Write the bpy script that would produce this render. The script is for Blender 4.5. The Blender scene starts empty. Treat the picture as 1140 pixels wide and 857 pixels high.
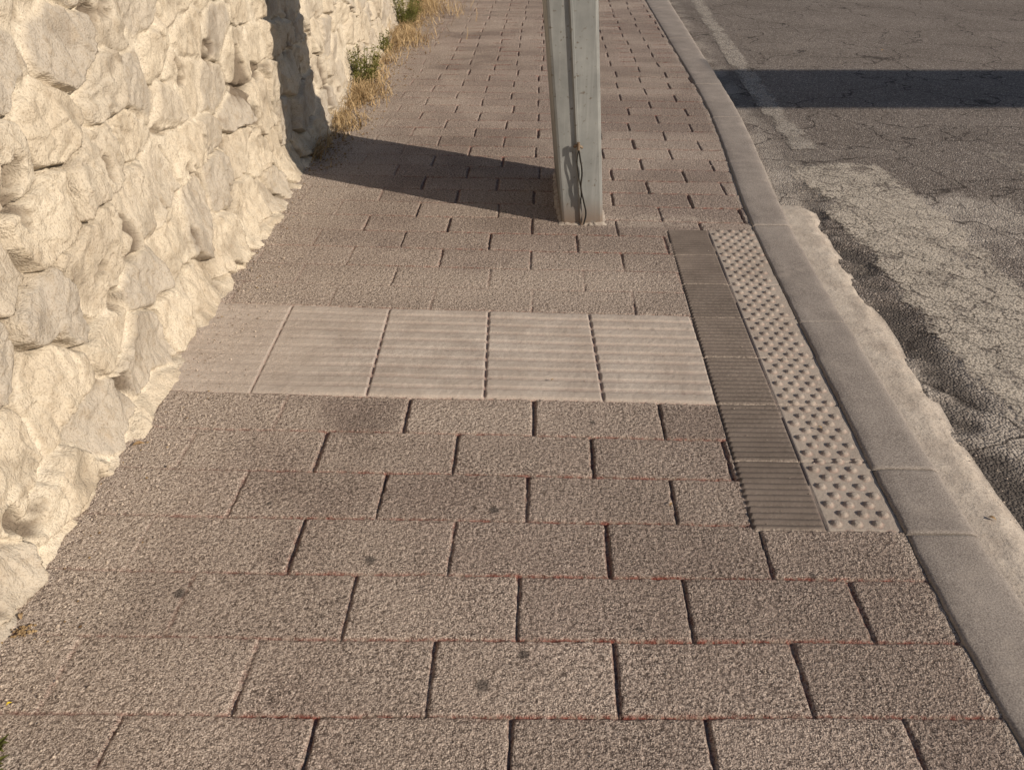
import bpy, bmesh, math, random
import numpy as np
from mathutils import Vector
random.seed(4); rng=np.random.RandomState(7)
S=bpy.context.scene
S.view_settings.view_transform='Standard'; S.view_settings.look='None'; S.view_settings.exposure=0

# ---------------------------------------------------------------- numeric helpers
TAB=rng.rand(256,256)
def vn(x,y,f,seed=0):
    x=x*f+seed*17.31+500; y=y*f+seed*9.77+500
    xi=np.floor(x).astype(int); yi=np.floor(y).astype(int)
    fx=x-xi; fy=y-yi; fx=fx*fx*(3-2*fx); fy=fy*fy*(3-2*fy)
    a=TAB[xi&255,yi&255]; b=TAB[(xi+1)&255,yi&255]; c=TAB[xi&255,(yi+1)&255]; d=TAB[(xi+1)&255,(yi+1)&255]
    return (a*(1-fx)+b*fx)*(1-fy)+(c*(1-fx)+d*fx)*fy
def fbm(x,y,f,o=4,seed=0):
    r=0;a=.5
    for i in range(o):
        r=r+a*vn(x*(1 if i%2==0 else .8)+y*(0 if i%2==0 else .6),y*(1 if i%2==0 else .8)-x*(0 if i%2==0 else .6),f*2**i,seed+i); a*=.5
    return r/(1-.5**o)
def ss(a,b,x):
    t=np.clip((x-a)/(b-a),0,1); return t*t*(3-2*t)
def grid_obj(name,P,mat,attrs={},smooth=True,parent=None):
    n,m=P.shape[:2]
    me=bpy.data.meshes.new(name)
    me.vertices.add(n*m); me.vertices.foreach_set("co",P.reshape(-1).astype(np.float32))
    idx=np.arange(n*m).reshape(n,m)
    F=np.stack([idx[:-1,:-1],idx[:-1,1:],idx[1:,1:],idx[1:,:-1]],-1).reshape(-1,4)
    me.loops.add(F.size); me.loops.foreach_set("vertex_index",F.reshape(-1).astype(np.int32))
    me.polygons.add(len(F)); me.polygons.foreach_set("loop_start",(np.arange(len(F))*4).astype(np.int32))
    me.polygons.foreach_set("use_smooth",np.full(len(F),smooth))
    me.update(calc_edges=True)
    for k,v in attrs.items():
        ca=me.color_attributes.new(k,'FLOAT_COLOR','POINT')
        ca.data.foreach_set("color",np.broadcast_to(v,(n,m,4)).reshape(-1).astype(np.float32))
    me.materials.append(mat)
    o=bpy.data.objects.new(name,me); S.collection.objects.link(o)
    if parent: o.parent=parent
    return o
def py_obj(name,V,F,mat,parent=None,smooth=False):
    me=bpy.data.meshes.new(name); me.from_pydata(V,[],F); me.update()
    me.materials.append(mat)
    if smooth: me.polygons.foreach_set("use_smooth",[True]*len(F))
    o=bpy.data.objects.new(name,me); S.collection.objects.link(o)
    if parent: o.parent=parent
    return o
def empty(n):
    e=bpy.data.objects.new(n,None); S.collection.objects.link(e); return e

# ---------------------------------------------------------------- shader helpers
class N:
    def __init__(s,name):
        s.m=bpy.data.materials.new(name); s.m.use_nodes=True; s.t=s.m.node_tree
        s.b=s.t.nodes['Principled BSDF']; s.tc=s.t.nodes.new('ShaderNodeTexCoord')
        s.b.inputs['Roughness'].default_value=.92
        s.b.inputs['Specular IOR Level'].default_value=.12
    def new(s,k): return s.t.nodes.new(k)
    def L(s,a,b): s.t.links.new(a,b)
    def noise(s,scale,detail=3,rough=.55,vec=None,dist=0):
        n=s.new('ShaderNodeTexNoise'); n.inputs['Scale'].default_value=scale; n.inputs['Detail'].default_value=detail
        n.inputs['Roughness'].default_value=rough; n.inputs['Distortion'].default_value=dist
        s.L(vec or s.tc.outputs['Object'],n.inputs['Vector']); return n.outputs['Fac']
    def vor(s,scale,feat='F1',vec=None):
        n=s.new('ShaderNodeTexVoronoi'); n.feature=feat; n.inputs['Scale'].default_value=scale
        s.L(vec or s.tc.outputs['Object'],n.inputs['Vector']); return n.outputs['Distance']
    def mr(s,v,a,b,c=0,d=1):
        n=s.new('ShaderNodeMapRange'); s.L(v,n.inputs[0])
        for i,x in enumerate((a,b,c,d)): n.inputs[i+1].default_value=x
        return n.outputs[0]
    def math(s,op,a,b=None):
        n=s.new('ShaderNodeMath'); n.operation=op
        for i,x in enumerate((a,b)):
            if x is None: continue
            if isinstance(x,(int,float)): n.inputs[i].default_value=x
            else: s.L(x,n.inputs[i])
        return n.outputs[0]
    def mix(s,f,a,b,bt='MIX'):
        n=s.new('ShaderNodeMix'); n.data_type='RGBA'; n.blend_type=bt
        for i,x in ((0,f),(6,a),(7,b)):
            if isinstance(x,(int,float)): n.inputs[i].default_value=x
            elif isinstance(x,tuple): n.inputs[i].default_value=(*x,1)
            else: s.L(x,n.inputs[i])
        return n.outputs[2]
    def attr(s,name):
        a=s.new('ShaderNodeAttribute'); a.attribute_name=name
        p=s.new('ShaderNodeSeparateColor'); s.L(a.outputs['Color'],p.inputs[0])
        return p.outputs[0],p.outputs[1],p.outputs[2],a.outputs['Alpha']
    def bump(s,h,strength,dist,prev=None):
        n=s.new('ShaderNodeBump'); n.inputs['Distance'].default_value=dist
        if isinstance(strength,(int,float)): n.inputs['Strength'].default_value=strength
        else: s.L(strength,n.inputs['Strength'])
        s.L(h,n.inputs['Height'])
        if prev: s.L(prev,n.inputs['Normal'])
        return n.outputs[0]
    def warp(s,scale,amt):
        nv=s.new('ShaderNodeVectorMath'); nv.operation='ADD'
        nn=s.new('ShaderNodeTexNoise'); nn.inputs['Scale'].default_value=scale; nn.inputs['Detail'].default_value=3; s.L(s.tc.outputs['Object'],nn.inputs['Vector'])
        sc=s.new('ShaderNodeVectorMath'); sc.operation='SCALE'; sc.inputs['Scale'].default_value=amt; s.L(nn.outputs['Color'],sc.inputs[0])
        s.L(s.tc.outputs['Object'],nv.inputs[0]); s.L(sc.outputs[0],nv.inputs[1]); return nv.outputs[0]
    def out(s,c,nrm=None):
        s.L(c,s.b.inputs['Base Color'])
        if nrm: s.L(nrm,s.b.inputs['Normal'])
        return s.m

# pavement -----------------------------------------------------------
k=N('paving'); J,D,R,G=k.attr('mask'); T,K,O,X=k.attr('zone')
n1=k.noise(105,3,.65); n2=k.noise(6,4,.6); n3=k.noise(1.1,2); n4=k.noise(300,1)
c=k.mix(k.mr(n1,.40,.62),(.105,.081,.070),(.395,.322,.280))
c=k.mix(k.mr(n4,.56,.68,0,.8),c,(.66,.57,.50))
c=k.mix(k.mr(n4,.43,.31,0,.75),c,(.06,.048,.043))
c=k.mix(k.mr(n2,.40,.75,0,.35),c,(.33,.265,.228))
c=k.mix(1,c,k.mix(R,(.84,.81,.80),(1.14,1.12,1.10)),'MULTIPLY')
c=k.mix(1,c,k.mix(k.mr(n3,.35,.65),(.88,.87,.86),(1.12,1.12,1.12)),'MULTIPLY')
ct=k.mix(k.mr(n2,.35,.65),(.37,.315,.275),(.50,.44,.39)); ct=k.mix(k.mr(n4,.4,.62,0,.45),ct,(.24,.2,.17))
c=k.mix(T,c,ct)
ck=k.mix(k.mr(n2,.3,.7),(.105,.085,.074),(.165,.135,.118)); ck=k.mix(1,ck,k.mix(R,(.8,.8,.8),(1.2,1.19,1.18)),'MULTIPLY'); c=k.mix(K,c,ck)
co=k.mix(k.mr(n2,.3,.7),(.32,.27,.23),(.43,.375,.325)); co=k.mix(k.mr(n4,.42,.65,0,.5),co,(.2,.165,.14)); c=k.mix(O,c,co)
dust=k.mix(k.mr(n4,.38,.62),(.27,.215,.175),(.64,.54,.46))
c=k.mix(k.math('MULTIPLY',D,k.mr(n1,.36,.56,.12,1)),c,dust)
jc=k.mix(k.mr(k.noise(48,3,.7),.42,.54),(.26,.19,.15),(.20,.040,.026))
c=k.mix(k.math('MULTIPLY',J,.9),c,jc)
c=k.mix(k.math('MULTIPLY',G,.8),c,(.05,.043,.04))
h=k.math('ADD',n1,k.math('MULTIPLY',n4,.32))
rough=k.mr(k.math('MAXIMUM',T,k.math('MAXIMUM',K,O)),0,1,1,.2)
M_pav=k.out(c,k.bump(h,rough,.0100))

k=N('limestone'); Mo,Rn,P,_=k.attr('mask')
n1=k.noise(3.2,4,.6); n2=k.noise(24,4,.62); n3=k.noise(170,2,.6)
c=k.mix(k.mr(n1,.3,.7),(.46,.385,.295),(.66,.58,.465))
c=k.mix(Rn,c,(.40,.355,.305)); 
c=k.mix(k.mr(n2,.50,.68,0,.55),c,(.34,.27,.195))
c=k.mix(Mo,c,k.mix(k.mr(n2,.35,.65),(.51,.44,.35),(.68,.605,.495)))
c=k.mix(k.mr(k.noise(1.6,4,.7),.54,.70,0,.45),c,(.37,.31,.24))
c=k.mix(k.mr(n3,.52,.68,0,.55),c,(.27,.215,.16))
c=k.mix(k.math('MULTIPLY',P,.9),c,(.15,.115,.085))
h=k.math('ADD',n2,k.math('MULTIPLY',n3,.32))
M_wall=k.out(c,k.bump(h,.8,.019))

k=N('asphalt')
v=k.new('ShaderNodeTexVoronoi'); v.inputs['Scale'].default_value=115; k.L(k.tc.outputs['Object'],v.inputs['Vector'])
sp=k.new('ShaderNodeSeparateColor'); k.L(v.outputs['Color'],sp.inputs[0])
big=k.noise(1.1,4,.65)
c=k.mix(sp.outputs[0],(.155,.127,.11),(.33,.28,.245))
c=k.mix(k.mr(sp.outputs[1],.82,.96,0,.9),c,(.54,.475,.42))
c=k.mix(k.mr(v.outputs['Distance'],.35,.75,0,.65),c,(.05,.042,.038))
Dk,Lt,_,_=k.attr('mask')
c=k.mix(k.mr(big,.35,.65),c,k.mix(1,c,(.78,.77,.76),'MULTIPLY'))
c=k.mix(k.math('MULTIPLY',Dk,.75),c,(.07,.06,.053))
c=k.mix(k.math('MULTIPLY',Lt,k.mr(sp.outputs[1],.1,.8,.35,.85)),c,(.50,.44,.38))
cr=k.mr(k.vor(1.3,'DISTANCE_TO_EDGE',k.warp(3,.5)),.004,.012,.8,0)
c=k.mix(k.math('MULTIPLY',cr,k.mr(big,.38,.46)),c,(.045,.036,.031))
cr2=k.mr(k.vor(6,'DISTANCE_TO_EDGE',k.warp(7,.2)),.008,.025,.7,0)
c=k.mix(k.math('MULTIPLY',cr2,Lt),c,(.07,.058,.05))
M_asph=k.out(c,k.bump(k.math('SUBTRACT',1,v.outputs['Distance']),.85,.006))

k=N('kerb_stone'); n1=k.noise(5,5,.7); n2=k.noise(220,2)
c=k.mix(k.mr(n1,.3,.7),(.185,.157,.14),(.285,.247,.22)); c=k.mix(k.mr(n2,.45,.7,0,.6),c,(.43,.38,.34)); c=k.mix(k.mr(n2,.42,.28,0,.55),c,(.10,.085,.077))
c=k.mix(k.mr(k.noise(1.7,3),.5,.7,0,.4),c,(.15,.127,.113))
c=k.mix(k.mr(k.noise(3.3,4,.75),.56,.66,0,.45),c,(.36,.31,.27))
M_kerb=k.out(c,k.bump(k.math('ADD',n2,k.math('MULTIPLY',n1,2)),.45,.0024))

k=N('gutter_concrete'); n1=k.noise(9,4,.7); n2=k.noise(120,3,.7)
c=k.mix(k.mr(n1,.3,.7),(.37,.31,.26),(.54,.47,.40)); c=k.mix(k.mr(n2,.50,.68,0,.65),c,(.2,.165,.135))
M_gut=k.out(c,k.bump(k.math('ADD',n2,k.math('MULTIPLY',n1,2)),.6,.004))

def paint(name,thr,col,crk=.2):
    k=N(name); E,_,_,_=k.attr('mask')
    w=k.math('ADD',k.math('MULTIPLY',k.noise(3.2,5,.72),.65),k.math('MULTIPLY',k.noise(60,3,.7),.35))
    w=k.math('SUBTRACT',w,k.mr(E,0,.3,.15,0))
    cr=k.vor(7,'DISTANCE_TO_EDGE',k.warp(9,.16))
    a=k.mr(w,thr,thr+.07); a=k.math('MULTIPLY',a,k.mr(cr,.012,.034,crk,1))
    gap=k.vor(115); a=k.math('MULTIPLY',a,k.mr(gap,.42,.66,1,.35)); a=k.math('MULTIPLY',a,.92)
    c=k.mix(k.mr(k.noise(12,4,.7),.3,.7),tuple(x*.66 for x in col),col)
    k.L(a,k.b.inputs['Alpha'])
    return k.out(c,k.bump(k.math('SUBTRACT',1,gap),.5,.004))
M_zeb=paint('worn_zebra_paint',.405,(.64,.56,.47)); M_line=paint('worn_line_paint',.34,(.48,.425,.37),.5)
M_faint=paint('faint_zebra_paint',.50,(.46,.40,.34))

k=N('galvanised_steel'); n1=k.noise(7,4,.6); 
mp=k.new('ShaderNodeMapping'); mp.inputs['Scale'].default_value=(40,40,2.2); k.L(k.tc.outputs['Object'],mp.inputs[0])
st=k.noise(1,4,.6,mp.outputs[0])
c=k.mix(k.mr(n1,.3,.7),(.205,.208,.203),(.30,.303,.293)); c=k.mix(k.mr(st,.5,.75,0,.5),c,(.40,.40,.385))
c=k.mix(k.mr(k.noise(45,3),.62,.70,0,.8),c,(.13,.10,.075))
sx=k.new('ShaderNodeSeparateXYZ'); k.L(k.tc.outputs['Object'],sx.inputs[0])
c=k.mix(k.math('MULTIPLY',k.mr(sx.outputs[2],0,.14,1,0),k.mr(n1,.3,.55)),c,(.21,.155,.12))
k.b.inputs['Roughness'].default_value=.5; k.b.inputs['Metallic'].default_value=.2
M_steel=k.out(c,k.bump(k.math('ADD',n1,k.math('MULTIPLY',st,.3)),.35,.004))
def flat(name,c1,c2,sc=20,r=.85):
    k=N(name); k.b.inputs['Roughness'].default_value=r
    return k.out(k.mix(k.mr(k.noise(sc,3),.35,.65),c1,c2))
M_cable=flat('cable_black',(.02,.02,.02),(.04,.035,.03))
M_rust=flat('rusty_clamp',(.12,.07,.04),(.25,.2,.15))
M_mortar=flat('mortar',(.25,.205,.175),(.42,.365,.31),60)
M_dry=flat('dry_grass',(.25,.165,.08),(.58,.43,.25),9)
M_grn=flat('weed_leaf',(.075,.085,.022),(.22,.205,.065),11)
M_leaf=flat('dead_leaf',(.26,.16,.08),(.40,.28,.16),60)
M_yel=flat('yellow_petal',(.7,.5,.03),(.8,.6,.05),60)
M_earth=flat('earth',(.16,.125,.09),(.28,.22,.16),3)
M_peb=flat('pebble',(.24,.19,.155),(.55,.46,.38),30)
M_lit=flat('litter_brown',(.12,.07,.035),(.34,.24,.13),25)
M_dark=flat('dark_metal',(.06,.06,.06),(.09,.09,.09))

# ---------------------------------------------------------------- layout curves
KY=np.array([-1.5,1.0,1.634,3.0,3.789,4.4,4.855,5.5,6.05,7.2,8.35,11.3,16])
KI=np.array([1.0,1.0,1.015,1.093,1.140,1.205,1.262,1.330,1.378,1.445,1.50,1.65,1.92])
KO=np.array([1.2,1.2,1.205,1.28,1.330,1.40,1.462,1.535,1.588,1.668,1.745,1.95,2.26])
yd=np.arange(-1.5,16,.02); ker=np.ones(51)/51
def smo(v):
    d=np.interp(yd,KY,v); p=np.pad(d,25,mode='reflect',reflect_type='odd'); return np.convolve(p,ker,'valid')
SI,SO=smo(KI),smo(KO)
def ki(y): return np.interp(y,yd,SI)
def ko(y): return np.interp(y,yd,SO)
def roadz(x,y): return -.025-.075*ss(4,6.5,y)+.010*(fbm(x,y,.9,3,40)-.5)

# ---------------------------------------------------------------- sidewalk
ys=np.concatenate([np.arange(-1,.85,.02),np.arange(.85,3.3,.0034),np.arange(3.3,4.2,.005),np.arange(4.2,7,.010),np.arange(7,15,.022)])
XL=-1.36; nx=640
u=np.linspace(0,1,nx)[None,:]; Y=np.repeat(ys[:,None],nx,1); XR=ki(Y)-.003; X=XL+u*(XR-XL)
mm=np.clip(.006+.0316*(Y-1.085),0,.06)
wob=.012*(fbm(X,Y,2.2,2,3)-.5)
t=Y+mm*X+wob; s=X-.037*(Y-1.087)+.012*(fbm(X,Y,2.2,2,5)-.5)
T0,T1=2.267,2.890
tt=np.where(t<T0,(t-1.085)/.197,(t-T1)/.1985+7)
row=np.floor(tt).astype(int); ft=tt-row
rowoff=np.where(row%2==0,.2,0.)+ (TAB[row&255,11]-.5)*.035
sc=(s-.01-rowoff)/.4; col=np.floor(sc).astype(int)
fs=np.clip(sc-col,0,1)
ds=np.minimum(fs,1-fs)*.4; dt=np.minimum(ft,1-ft)*.1975
jn=fbm(X,Y,38,3,8); jl=vn(X,Y,6,23)
wS=.0020+.0050*vn(X,Y,5,21)+.011*(jn-.5); wT=.0012+.0035*vn(X,Y,4,22)+.009*(jn-.5)
jS=1-ss(wS*.45,wS+.003,ds); jT=1-ss(wT*.45,wT+.003,dt)
fill=ss(.35,.75,fbm(X,Y,2.3,3,30)+.15*(jl-.5)); wallprox=ss(-.35,-.95,X+.2*(fbm(X,Y,4,3,31)-.5))
fill=np.clip(fill*.6+wallprox*.97+.6*np.exp(-((Y-3.12)/.3)**2),0,1)
depS=.012*(1-.85*fill); depT=.006*(1-.75*fill)
tr=TAB[row&255,col&255]; tr2=TAB[(row*3+7)&255,(col*5+3)&255]; tr3=TAB[(row*5+9)&255,(col*7+1)&255]
Z=(tr-.5)*.0025+(tr2-.5)*.004*(fs-.5)+(tr3-.5)*.003*(ft-.5)
rnd=.0026*(.1+1.6*fbm(X,Y,12,3,14))
Z-=rnd*(np.exp(-ds/.007)+.8*np.exp(-dt/.007))*(1-.6*fill)
Z+=.0036*(fbm(X,Y,62,3,9)-.5)+.003*(fbm(X,Y,7,3,12)-.5)
Z=Z-np.maximum(depS*jS,depT*jT)
joint=np.clip(np.maximum(jS*.6,jT),0,1)*(1-.4*fill)
redhalo=.6*np.exp(-dt/.006)*ss(.47,.62,fbm(X,Y,60,2,15))*(1-fill*.6); joint=np.maximum(joint,redhalo)
# cross strip of ribbed slabs
c0=.629+.048*(Y-1.648); c1=c0+.193; 
tac=((t>=T0)&(t<T1)&(X<c0-.004)).astype(float)
f=(t-T0)/(T1-T0)*10; fr=f-np.floor(f); fr=fr+.03*(jn-.5)
rib=ss(.06,.15,fr)*(1-ss(.72,.82,fr)); rib_shade=np.maximum(np.exp(-((fr-.84)/.07)**2),.6*np.exp(-((fr-.04)/.05)**2))
xp=(X+.09)/.385; ixp=np.floor(xp).astype(int); fx=xp-ixp; dx=np.minimum(fx,1-fx)*.385
wear=.25+.75*ss(-.9,-.25,X+.6*(fbm(X,Y,3,3,50)-.5))
Zt=.0005+.0052*rib*ss(.003,.007,dx+.003*(jn-.5))*wear-.003*(1-ss(.002,.006,dx))+.0018*(fbm(X,Y,60,2,9)-.5)-.002*ss(.03,0,np.minimum(t-T0,T1-t))
Z=np.where(tac>0,Zt,Z)
# kerb-side columns
tq=Y+.02*(X-.63)
Q0,Q1=1.642,3.728
colz=(tq>=Q0)&(tq<Q1)&(X>=c0)
fq=(tq-Q0)/.298; iq=np.floor(fq).astype(int); fr=fq-iq; dq=np.minimum(fr,1-fr)*.298
kz=(colz&(X<c1)).astype(float); oz=(colz&(X>=c1)).astype(float)
g=fr*12; rg=g-np.floor(g); r2=ss(.06,.24,rg)*(1-ss(.56,.76,rg))
edge=np.minimum(X-c0,c1-X)
Zk=-.001+.0062*r2*ss(.003,.008,edge)*ss(.003,.006,dq)-.004*(1-ss(.002,.006,dq))-.005*(1-ss(.001,.004,edge))+(TAB[iq&255,3]-.5)*.002
p=.054; a=(X-c1-.004)/p; bb=(tq-Q0-.010)/.0385; ib=np.floor(bb); a2=a+.5*(ib%2)
dxx=(a2-np.floor(a2)-.5)*p; dyy=(bb-ib-.5)*.0385
dd=np.sqrt(dxx**2+dyy**2)+.002*(jn-.5); cxd=X-dxx; ok=((cxd-c1)>.012)&((XR-cxd)>.014)
dome=(1-ss(.0085,.0135,dd))*ok
Zo=.0005+.0072*dome-.004*(1-ss(.002,.005,dq))-.004*(1-ss(.001,.005,X-c1))+.0012*(fbm(X,Y,60,2,9)-.5)
Z=np.where(kz>0,Zk,Z); Z=np.where(oz>0,Zo,Z)
joint=np.where(tac>0,np.maximum(.5*(1-ss(.002,.006,dx)),.35*rib_shade*wear),joint)  # slab joints, plus thin shade lines painted along the rib edges
joint=np.where(kz+oz>0,.3*(1-ss(.001,.004,np.abs(X-c1))),joint)
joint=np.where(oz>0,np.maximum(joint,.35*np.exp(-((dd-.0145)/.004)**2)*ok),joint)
tr2=np.where(kz+oz>0,TAB[iq&255,9],tr2)
# dust accumulation
nz=fbm(X,Y,3.5,4,60); nz2=fbm(X,Y,22,3,61)
dust=ss(-.60,-1.05,X+.5*(nz-.5))
dust=np.maximum(dust,.85*np.exp(-((Y-2.16)/.15)**2)*ss(.28,.58,nz+.25*(nz2-.3))*ss(.9,-.3,X))
dust=np.maximum(dust,.95*np.exp(-((Y-3.12)/.30)**2)*ss(.18,.46,nz)*ss(.90,.4,X))
dust=np.maximum(dust,.60*ss(.40,.70,nz)*ss(.9,-.8,X))
dust=np.maximum(dust,.85*np.exp(-((t-T0)/.02)**2)*(X<c0)*ss(.25,.55,nz2+.2))
dust=np.maximum(dust,.75*np.exp(-((t-T1)/.03)**2)*(X<c0)*ss(.25,.55,nz2+.1))
dust=np.maximum(dust,.8*ss(.045,.0,XR-X)*(1-oz)*ss(.3,.6,nz2+.1))
dust=np.maximum(dust,.8*ss(.45,.2,np.sqrt(((X-.62)/1.1)**2+((Y-3.84)/.25)**2))*ss(.3,.5,nz2+.1)*(Y>3.72))
dust=np.maximum(dust,.50*ss(.48,.70,fbm(X,Y,1.4,3,66)))
dust=np.maximum(dust,.5*np.exp(-ds/.012)*ss(.5,.65,fbm(X,Y,9,3,67)))
dust=np.where(tac>0,dust*.75,dust)
dust=np.where(kz>0,dust*.2+.10*(1-r2)+.6*(1-ss(.002,.007,dq)),dust)
dust=np.where(oz>0,dust*.4+.25*(1-dome),dust)
dust=np.clip(dust*(1-.3*joint),0,1)
Z+=.009*ss(-1.0,-1.25,X+.1*(nz-.5))*fbm(X,Y,14,3,62)
joint*=1-.7*dust
gum=np.zeros_like(X)
def img(x,y): v=y+157.; return 1.7484*(x-570)/v,1921/v-.931
for gx,gy,gr in [(550,567,.013),(412,623,.015),(200,660,.017),(583,728,.012),(537,762,.017),(905,640,.009),(712,700,.007),(300,560,.008),(660,470,.009),(480,860,.011)]:
    wx,wy=img(gx,gy); d=np.sqrt((X-wx)**2+(Y-wy)**2)+.006*(nz2-.5); gum=np.maximum(gum,.9*(1-ss(gr*.6,gr+.003,d)))
for i in range(60):
    wx=rng.uniform(-.9,1);wy=rng.uniform(.9,6); gr=rng.uniform(.003,.008)
    m=(np.abs(ys-wy)<.03); d=np.sqrt((X[m]-wx)**2+(Y[m]-wy)**2); gum[m]=np.maximum(gum[m],.45*(1-ss(gr*.5,gr+.003,d)))
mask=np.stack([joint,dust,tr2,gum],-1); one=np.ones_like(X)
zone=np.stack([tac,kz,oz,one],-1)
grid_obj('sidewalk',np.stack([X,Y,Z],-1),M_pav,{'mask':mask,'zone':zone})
del X,Y,Z,mask,zone

# ---------------------------------------------------------------- kerb
kerb=empty('kerb')
cuts=[-1.4,-.4,.6,1.62,1.89,2.785,3.766]+[4.75+i*.98 for i in range(11)]
for i in range(len(cuts)-1):
    a,b=cuts[i]+.003,cuts[i+1]-.003
    dz=rng.uniform(-.002,.002)
    prof=np.array([(0,-.30),(0,.001),(.02,.006),(.06,.009),(.25,.009),(.5,.009),(.75,.008),(.88,.006),(.965,-.001),(1,-.012),(1,-.30)])
    yy=np.concatenate([[a,a+.004],np.linspace(a+.012,b-.012,60),[b-.004,b]])
    Yk=np.repeat(yy[:,None],len(prof),1); W=prof[None,:,0]+0*Yk; Zk=prof[None,:,1]+0*Yk
    jag=(fbm(W*.2+i,Yk,22,3,70)-.5)
    Xk=ki(Yk)+(ko(Yk)-ki(Yk))*W+jag*.008*((W<.05)|(W>.85))
    up=(Zk>-.2); Zk=Zk+up*(dz+(fbm(W*.2+i,Yk,15,3,71)-.5)*.004)
    Zk[0]-=.004*up[0]; Zk[-1]-=.004*up[-1]
    P=np.stack([Xk,Yk,Zk],-1)
    o=grid_obj('kerb_stone_%d'%i,P[:, ::-1],M_kerb,parent=kerb)
    me=o.data; bm=bmesh.new(); bm.from_mesh(me); bm.verts.ensure_lookup_table(); m=len(prof); L=len(yy)-1
    try:
        bm.faces.new([bm.verts[j] for j in range(m)]); bm.faces.new([bm.verts[L*m+j] for j in range(m)][::-1])
    except Exception: pass
    bmesh.ops.recalc_face_normals(bm,faces=bm.faces); bm.to_mesh(me); bm.free()
yy=np.arange(-1.4,14.5,.012)
jz=.007*(fbm(yy,yy*0,30,3,3)-.5)
P=np.stack([np.stack([ki(yy)-.02,yy,yy*0-.05],-1),np.stack([ki(yy)-.006,yy,-.005+jz],-1),np.stack([ki(yy)+.002,yy,-.002+jz],-1),np.stack([ko(yy)-.006,yy,yy*0-.007],-1),np.stack([ko(yy)-.006,yy,yy*0-.2],-1)],1)
grid_obj('kerb_mortar',P,M_mortar,parent=kerb)

# ---------------------------------------------------------------- road
ys=np.concatenate([np.arange(-2,.8,.06),np.arange(.8,6,.016),np.arange(6,16,.05)]); xs=np.concatenate([np.arange(1.1,3.4,.016),np.arange(3.4,10,.06)])
Xr,Yr=np.meshgrid(xs,ys)
Zr=roadz(Xr,Yr)+.006*(fbm(Xr,Yr,35,3,44)-.5)
dk=Xr-ko(Yr)
brk=ss(.34,.24,dk+.12*(fbm(Xr,Yr,7,3,47)-.5))*ss(.08,.16,dk)*ss(4.6,3.8,Yr)
pt=ss(.47,.6,fbm(Xr,Yr,3,4,45))
Zr-=.014*brk*pt
dark=np.clip(brk*(.15+.85*pt)+.4*ss(.5,.2,dk)*ss(4,4.6,Yr)*ss(.4,.6,fbm(Xr,Yr,2,3,48)),0,1)
lite=ss(.46,.60,fbm(Xr,Yr,1.3,5,49)+.12*(fbm(Xr,Yr,14,3,51)-.5))*ss(5.4,4.6,Yr)*(1-dark)*.85
lite=np.maximum(lite,.55*ss(.25,.1,dk)*ss(.4,.6,fbm(Xr,Yr,5,3,52))*ss(4.2,5,Yr))
grid_obj('road',np.stack([Xr,Yr,Zr],-1),M_asph,{'mask':np.stack([dark,lite,dark,dark*0+1],-1)})
def sheet(name,fx0,fx1,y0,y1,mat,off,step=.02,parent=None,nxx=None):
    ys=np.arange(y0,y1,step); w=np.linspace(0,1,nxx or 28)[None,:]
    Yv=np.repeat(ys[:,None],w.shape[1],1); a=fx0(Yv);b=fx1(Yv)
    Xv=a+(b-a)*w
    E=np.minimum(np.minimum(w,1-w)*(b-a)*4,np.minimum(Yv-y0,y1-Yv)*3); E=np.clip(E,0,1)
    return grid_obj(name,np.stack([Xv,Yv,roadz(Xv,Yv)+.006*(fbm(Xv,Yv,35,3,44)-.5)+off],-1),mat,{'mask':np.stack([E,E,E,E*0+1],-1)},parent=parent)
zc=empty('zebra_crossing')
sheet('stripe_1',lambda y:1.55+.012*(y-2),lambda y:2.15+.012*(y-2),.9,4.92,M_zeb,.005,parent=zc)
sheet('stripe_2',lambda y:2.80+.012*(y-2),lambda y:3.32+.012*(y-2),.9,5.2,M_faint,.005,parent=zc)
sheet('stripe_3',lambda y:4.0+.012*(y-2),lambda y:4.5+.012*(y-2),.9,5.2,M_zeb,.005,parent=zc)
LX=lambda y:np.interp(y,[5,7.7,12.2,15],[1.83,2.04,2.44,2.7])
sheet('road_edge_line',lambda y:LX(y)-.09,lambda y:LX(y)+.09,5.22,15,M_line,.005,nxx=14)
ys=np.arange(-1,4.2,.008); w=np.linspace(0,1,34)[None,:]; Yv=np.repeat(ys[:,None],34,1)
wid=.12+.08*(fbm(Yv,Yv*0,2.2,3,90)-.5)
Xv=ko(Yv)-.012+w*(wid+.06)
Zv=roadz(Xv,Yv)+.014*(1-ss(.5,1.,w+.5*(fbm(Xv,Yv,11,4,91)-.5)))-.009*ss(.75,1,w)+.003*(fbm(Xv,Yv,40,3,92)-.5)+.002*(1-w)-.02*ss(4.0,4.18,Yv)
grid_obj('gutter',np.stack([Xv,Yv,Zv],-1),M_gut)
py_obj('ground',[(-300,-300,-.32),(300,-300,-.32),(300,300,-.32),(-300,300,-.32)],[(0,1,2,3)],M_earth)

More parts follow.
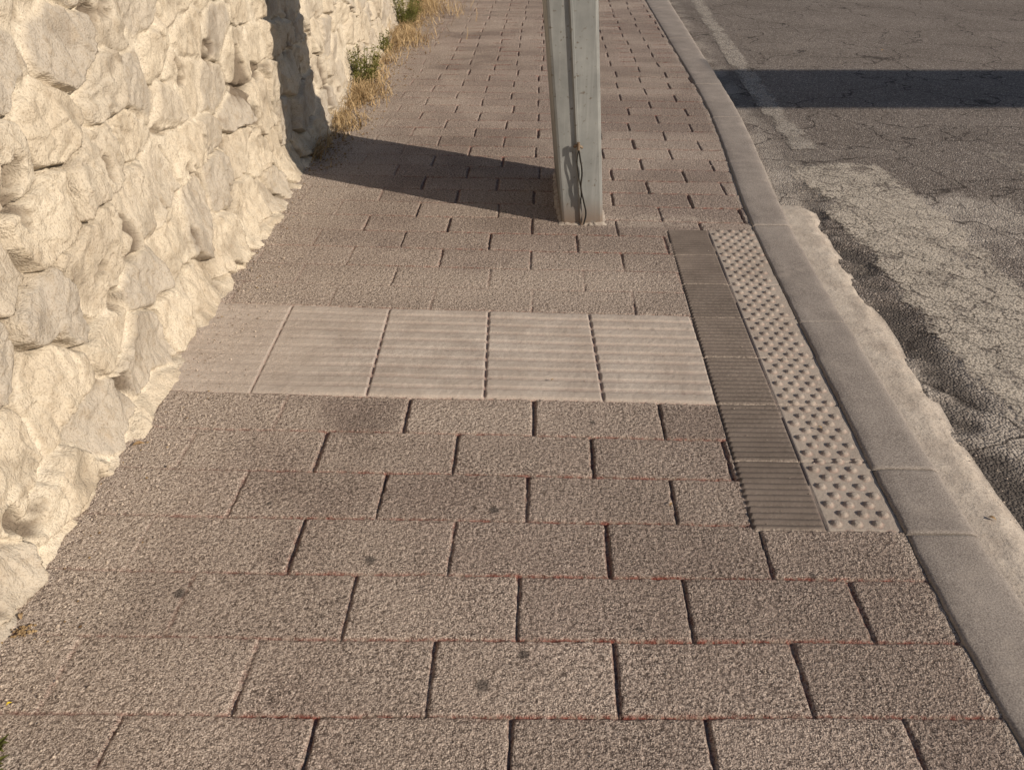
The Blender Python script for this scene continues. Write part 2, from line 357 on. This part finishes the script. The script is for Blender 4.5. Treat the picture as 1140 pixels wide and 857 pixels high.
# ---------------------------------------------------------------- stone wall
ys=np.concatenate([np.arange(-1,.7,.03),np.arange(.7,5.6,.0062),np.arange(5.6,15,.02)]); zs=np.concatenate([np.arange(-.05,1.4,.0062),np.arange(1.4,2.05,.02)])
Yw,Zw=np.meshgrid(ys,zs)
wy=Yw+.14*(fbm(Yw,Zw,2.4,3,100)-.5)+.05*(fbm(Yw,Zw,12,3,101)-.5); wz=Zw+.14*(fbm(Yw,Zw,2.0,3,102)-.5)+.05*(fbm(Yw,Zw,12,3,103)-.5)
cy=wy/.31; cz=wz/.195
iz=np.floor(cz).astype(int); best1=np.full(Yw.shape,9.);best2=best1.copy(); bid=np.zeros(Yw.shape,int); bdy=np.zeros(Yw.shape);bdz=bdy.copy()
for dj in(-1,0,1):
    rj=iz+dj; sh=(rj%2)*.5
    iy=np.floor(cy-sh).astype(int)
    for di in(-1,0,1):
        ci=iy+di
        px=ci+sh+.5+.75*(TAB[ci&255,rj&255]-.5); pz=rj+.5+.55*(TAB[(ci+77)&255,(rj+31)&255]-.5)
        ex=(cy-px); ez=(cz-pz); d=(np.abs(ex)**3.5+np.abs(ez)**3.5)**(1/3.5)-.25*TAB[(ci+19)&255,(rj+91)&255]
        new=d<best1
        best2=np.where(new,best1,np.minimum(best2,d)); best1=np.where(new,d,best1)
        bid=np.where(new,(ci*31+rj*17)&65535,bid); bdy=np.where(new,ex,bdy); bdz=np.where(new,ez,bdz)
F=best2-best1
r1=TAB[bid&255,5];r2=TAB[bid&255,60];r3=TAB[bid&255,90];r4=TAB[bid&255,130]
smear=ss(.46,.68,fbm(Yw,Zw,1.7,3,110))
stone=ss(.01,.10+.18*smear,F+.11*(fbm(Yw,Zw,18,4,111)-.5))
amp=(1-.65*smear)
rel=stone*(.008+.030*r1)*amp+stone*((r2-.5)*.07*bdy+(r3-.5)*.07*bdz)*amp
rd=fbm(Yw,Zw,8,5,112); rl=fbm(Yw,Zw,2.5,4,119)
fc=fbm(Yw,Zw,7,2,121)*5+r2*3; fcf=fc-np.floor(fc); rel+=stone*amp*.009*(np.minimum(fcf*1.0,(1-fcf)*5))
rel+=stone*.026*(rd-.5)*(.35+.65*amp)+.009*(fbm(Yw,Zw,34,4,113)-.5)+.04*(rl-.5)
rg=np.abs(fbm(Yw,Zw,4.5,4,114)-.5)*2; rel+=stone*.030*(np.minimum(rg,.4)-.25)*amp
crack=(1-ss(.0,.055,F+.05*(rd-.5)))*ss(.45,.57,fbm(Yw,Zw,4,3,115)); rel-=.032*crack
pit=ss(.68,.76,fbm(Yw,Zw,6,4,116)); rel-=.03*pit
for py,pz,pr in [(2.32,.33,.055),(1.75,.62,.05),(3.6,.62,.035),(2.9,.75,.03),(2.05,.82,.05)]:
    d=np.sqrt((Yw-py)**2+((Zw-pz)*1.0)**2)+.05*(rd-.5); h=1-ss(pr*.5,pr,d); rel-=.05*h; pit=np.maximum(pit,h*.8)
flare=.055*np.exp(-np.clip(Zw,0,9)/.07)*(.5+fbm(Yw,Zw*0,2,3,117))+.03*np.exp(-np.clip(Zw,0,9)/.3)
Xw=-1.240-.03*Zw+rel+flare+.04*(fbm(Yw,Zw,1.,2,118)-.5)-.01*(Yw>5)
mo=(1-stone)*(1-crack)
mk=np.stack([mo,ss(.3,1,r4)*.8*stone,np.clip(pit+crack*.75+.35*ss(.44,.32,rd)*stone,0,1),np.ones_like(Xw)],-1)
wall=empty('stone_wall')
grid_obj('wall_face',np.stack([Xw,Yw,Zw],-1),M_wall,{'mask':mk},parent=wall)
Vv=[];Ff=[]
top=Xw[-1]; n=len(ys)
for j in range(0,n,4):
    Vv+= [(top[j],ys[j],zs[-1]),(top[j]-.22,ys[j],zs[-1]+.03*random.random()+.02),(top[j]-.45,ys[j],zs[-1]),(top[j]-.47,ys[j],-.3)]
for q in range(len(Vv)//4-1):
    for e in range(3): Ff.append((q*4+e,q*4+e+1,q*4+e+5,q*4+e+4))
py_obj('wall_back',Vv,Ff,M_wall,parent=wall,smooth=True)

# ---------------------------------------------------------------- steel column
pole=empty('steel_pole')
LEAN=-.088
def pole_ring(z):
    w=.198+.028*min(z,1.2)/1.2; cx=.338+LEAN*z; x0=cx-w/2;x1=cx+w/2; y0,y1=3.80,4.55; r=.014; xm=cx-w*.02
    return [(x0,y0+r),(x0+.004,y0+.004),(x0+r,y0),(xm-.012,y0-.004),(xm-.006,y0-.016),(xm+.004,y0-.016),(xm+.006,y0-.004),(x1-r,y0),(x1-.004,y0+.004),(x1,y0+r),(x1,y1-r),(x1-r,y1),(x0+r,y1),(x0,y1-r)]
Vv=[];Ff=[]; zz=[0,.03,.3,.6,.9,1.2,1.8,2.5,3.3,4.2]; 
for z in zz: Vv+=[(x,y,z) for x,y in pole_ring(z)]
m=14
for i in range(len(zz)-1):
    for j in range(m): Ff.append((i*m+j,i*m+(j+1)%m,(i+1)*m+(j+1)%m,(i+1)*m+j))
Ff.append(tuple(range((len(zz)-1)*m,len(zz)*m)))
py_obj('column',Vv,Ff,M_steel,parent=pole)
Vv=[];Ff=[];m=88
for r,(off,z) in enumerate([(-.002,.010),(.006,.007),(.016,.001),(.03,-.008)]):
    for j in range(m):
        a=j/m*2*math.pi; ca,sa=math.cos(a),math.sin(a)
        e=max(abs(ca),abs(sa)); bx=.338+(.099+off)*ca/e; by=4.175+(.375+off)*sa/e
        jit=random.uniform(-.006,.006) if r>0 else 0
        Vv.append((bx+jit,by+jit,z+random.uniform(-.002,.002)))
for r in range(3):
    for j in range(m): Ff.append((r*m+j,(r+1)*m+j,(r+1)*m+(j+1)%m,r*m+(j+1)%m))
py_obj('base_mortar',Vv,Ff,M_mortar,parent=pole,smooth=True)
def tube(name,pts,rad,mat,parent):
    cu=bpy.data.curves.new(name,'CURVE'); cu.dimensions='3D'; cu.bevel_depth=rad; cu.bevel_resolution=3; cu.use_fill_caps=True
    sp=cu.splines.new('BEZIER'); sp.bezier_points.add(len(pts)-1)
    for b_,p_ in zip(sp.bezier_points,pts): b_.co=p_; b_.handle_left_type=b_.handle_right_type='AUTO'
    cu.materials.append(mat); o=bpy.data.objects.new(name,cu); S.collection.objects.link(o); o.parent=parent; return o
def pp(dx,z,o=.03): return (.338+LEAN*z-.005+dx,3.80-o,z)
tube('cable',[pp(.000,.385),pp(.006,.33,.030),pp(.012,.26,.026),pp(.004,.19,.028),pp(.014,.12,.025),pp(.022,.06,.022),pp(.010,.012,.028)],.004,M_cable,pole)
tube('cable_loop',[pp(.0,.37),pp(-.008,.31,.030),pp(-.004,.24,.027),pp(.004,.17,.026),pp(.0,.11,.024)],.0026,M_cable,pole)
tube('clamp',[pp(-.016,.375,.012),pp(-.008,.385,.028),pp(.010,.38,.028),pp(.018,.37,.012)],.006,M_rust,pole)
tube('clamp_nut',[pp(.0,.365,.032),pp(.002,.40,.032)],.007,M_rust,pole)

# ---------------------------------------------------------------- unseen slab on posts, made up to cast the shadow band on the lane
caster=empty('shadow_caster')
def box(name,x0,x1,y0,y1,z0,z1,mat,parent):
    V=[(x,y,z) for x in(x0,x1) for y in(y0,y1) for z in(z0,z1)]
    return py_obj(name,V,[(0,1,3,2),(4,6,7,5),(0,4,5,1),(2,3,7,6),(0,2,6,4),(1,5,7,3)],mat,parent)
box('caster_slab',9.5,14.5,2.02,3.3,4.5,4.58,M_dark,caster)
for i,(x,y) in enumerate([(12.4,2.3),(14.3,2.3),(12.4,3.1),(14.3,3.1)]): box('caster_post_%d'%i,x,x+.08,y,y+.08,-.3,4.5,M_steel,caster)
box('caster_panel',14.4,14.44,2.3,3.1,.2,2.6,M_dark,caster); box('caster_bench',13.9,14.25,2.3,3.1,.1,.16,M_steel,caster)
box('caster_bench_leg',14.02,14.1,2.65,2.75,-.3,.1,M_steel,caster)

# ---------------------------------------------------------------- vegetation
def blades(name,clumps,mat,wd,lean=.5):
    V=[];F=[]
    for (cx,cy,rx,ry,n,h) in clumps:
        for i in range(n):
            x=cx+random.gauss(0,rx*.5); y=cy+random.gauss(0,ry*.5); x=max(x,-1.22)
            a=random.uniform(0,6.28); hh=h*random.uniform(.3,1.15); ln=random.uniform(.2,1.3)*lean*hh
            dx,dy=math.cos(a)*ln,math.sin(a)*ln; dx=abs(dx) if x<-1.12 else dx
            w=wd*random.uniform(.6,1.4); pa=a+1.57; px,py=math.cos(pa)*w,math.sin(pa)*w
            kx,ky=random.gauss(0,.12)*hh,random.gauss(0,.12)*hh
            b0=len(V)
            for q,(f,wf) in enumerate([(0,1),(.4,.9),(.75,.55)]):
                zc=hh*(f-.45*f*f*min(1,ln/hh)); bx=x+dx*f*f+kx*math.sin(f*3); by=y+dy*f*f+ky*math.sin(f*3)
                V.append((bx-px*wf,by-py*wf,zc));V.append((bx+px*wf,by+py*wf,zc))
            V.append((x+dx,y+dy,hh*(1-.5*min(1,ln/hh))))
            F+=[(b0,b0+1,b0+3,b0+2),(b0+2,b0+3,b0+5,b0+4),(b0+4,b0+5,b0+6)]
    return py_obj(name,V,F,mat)
cl=[]
for i in range(110):
    y=random.uniform(4.75,13); cl.append((-1.17+.03*random.random()+.014*(y-5),y,random.uniform(.06,.16)+.014*(y-5),.22,random.randint(15,80),random.uniform(.05,.16)+.007*(y-5)))
cl+=[(-1.17,4.85,.08,.1,70,.08),(-1.13,5.5,.16,.2,280,.16),(-1.1,6.3,.20,.3,300,.19),(-1.02,8.5,.32,.4,300,.21),(-.95,10.3,.38,.6,400,.23)]
blades('dry_grass',cl,M_dry,.0024,1.2)
def weed(name,cx,cy,r,h,n):
    V=[];F=[]
    for sN in range(n//12):
        a=random.uniform(0,6.28); rr=r*random.random()**.5; tx,ty=cx+rr*math.cos(a),cy+rr*math.sin(a)*1.3; th=h*random.uniform(.3,1)
        bx,by=cx+(tx-cx)*.3,cy+(ty-cy)*.3
        b0=len(V); V+=[(bx-.002,by,0),(bx+.002,by,0),(tx+.001,ty,th),(tx-.001,ty,th)]; F.append((b0,b0+1,b0+2,b0+3))
        for q in range(12):
            f=random.uniform(.2,1); x=bx+(tx-bx)*f; y=by+(ty-by)*f; z=th*f
            la=random.uniform(0,6.28); L=random.uniform(.012,.04); up=random.uniform(-.3,1); w=L*.2
            ca,sa=math.cos(la),math.sin(la); b0=len(V)
            V+=[(x,y,z),(x+ca*L*.5-sa*w,y+sa*L*.5+ca*w,z+up*L*.5),(x+ca*L,y+sa*L,z+up*L*.8),(x+ca*L*.5+sa*w,y+sa*L*.5-ca*w,z+up*L*.5+.004)]
            F.append((b0,b0+1,b0+2,b0+3))
    return py_obj(name,V,F,M_grn)
weed('weed_plant',-1.15,6.7,.17,.30,1100)
weed('weed_plant',-1.12,9.4,.22,.36,1400)
weed('weed_plant',-1.01,.95,.05,.05,300)
weed('weed_plant',-1.14,7.9,.09,.2,300)
def leaf(x,y,z,L,rot,mat,name='fallen_leaf'):
    V=[];F=[]
    for i in range(7):
        f=i/6; w=L*.24*math.sin(math.pi*min(.98,f*.92+.04)); zz=z+.004*math.sin(f*3.1)+.001
        for sd,dz in((-1,.4),(0,0),(1,.4)):
            lx=(f-.5)*L; ly=sd*w; V.append((x+lx*math.cos(rot)-ly*math.sin(rot),y+lx*math.sin(rot)+ly*math.cos(rot),zz+abs(ly)*dz+.002))
    for i in range(6):
        for e in range(2): F.append((i*3+e,i*3+e+1,i*3+e+4,i*3+e+3))
    py_obj(name,V,F,mat,smooth=True)
for (px,py,L,z,mt) in [(155,497,.036,.006,M_leaf),(25,688,.022,.006,M_leaf),(12,787,.012,.008,M_yel),(747,562,.016,0,M_leaf),(985,45,.05,-.09,M_leaf),(1105,575,.022,-.008,M_leaf),(912,478,.016,.005,M_leaf),(615,425,.014,.005,M_leaf)]:
    wx,wy=img(px,py); leaf(wx,wy,z,L,random.uniform(0,3.1),mt)
def peb(V,F,x,y,z,r):
    b0=len(V); 
    for p_ in [(1,0,0),(.3,.9,0),(-.8,.5,0),(-.7,-.6,0),(.3,-.9,0),(0,0,.8),(0,0,-.5)]: V.append((x+p_[0]*r*random.uniform(.7,1.2),y+p_[1]*r*random.uniform(.7,1.2),z+p_[2]*r*random.uniform(.6,1.1)))
    for i in range(5):
        j=(i+1)%5; F.append((b0+i,b0+j,b0+5)); F.append((b0+j,b0+i,b0+6))
V=[];F=[]
for i in range(2600): peb(V,F,-1.19+abs(random.gauss(0,.13)),random.uniform(.8,6),.004,random.uniform(.0012,.0045)*(1.7 if random.random()<.05 else 1))
for i in range(1200): peb(V,F,random.uniform(-1,1),random.uniform(.9,5),.002,random.uniform(.001,.0026))
for i in range(450):
    y=random.uniform(.8,4.6); x=float(ko(y))+.14+random.gauss(0,.10); peb(V,F,x,y,float(roadz(np.array(x),np.array(y)))+.006,random.uniform(.0015,.0045))
for i in range(300):
    y=random.uniform(.9,7); x=random.uniform(1.5,3.4); peb(V,F,x,y,float(roadz(np.array(x),np.array(y)))+.004,random.uniform(.002,.004))
py_obj('gravel',V,F,M_peb)
V=[];F=[]
for i in range(2600):
    y=random.uniform(4.6,12); peb(V,F,-1.2+abs(random.gauss(0,.12+.02*(y-5))),y,.004,random.uniform(.003,.010))
for i in range(150):
    peb(V,F,-1.2+abs(random.gauss(0,.10)),random.uniform(.9,4.6),.004,random.uniform(.002,.005))
for i in range(60): peb(V,F,-1.10+random.gauss(0,.012),1.30+random.gauss(0,.010),.008,random.uniform(.002,.005))
py_obj('plant_litter',V,F,M_lit)

# ---------------------------------------------------------------- light
EL=math.radians(27); d=Vector((-.874*math.cos(EL),.485*math.cos(EL),-math.sin(EL)))
sl=bpy.data.lights.new('sun','SUN'); sl.energy=5; sl.angle=math.radians(.5); sl.color=(1,.89,.74)
so=bpy.data.objects.new('sun',sl); so.rotation_euler=d.to_track_quat('-Z','Y').to_euler(); so.location=(6,-4,6); S.collection.objects.link(so)
w=bpy.data.worlds.new("World"); S.world=w; w.use_nodes=True; nt=w.node_tree
sk=nt.nodes.new('ShaderNodeTexSky'); sk.sky_type='NISHITA'; sk.sun_disc=False; sk.sun_elevation=EL; sk.sun_rotation=math.atan2(.874,-.485)
nt.links.new(sk.outputs[0],nt.nodes['Background'].inputs[0]); nt.nodes['Background'].inputs[1].default_value=.075
# ---------------------------------------------------------------- camera
cd=bpy.data.cameras.new('camera'); cd.sensor_width=36; cd.lens=930/1140*36; cd.clip_start=.02; cd.clip_end=1000
cm=bpy.data.objects.new('camera',cd); cm.location=(0,0,1.48); cm.rotation_euler=(math.radians(90-32.17),0,0); S.collection.objects.link(cm); S.camera=cm
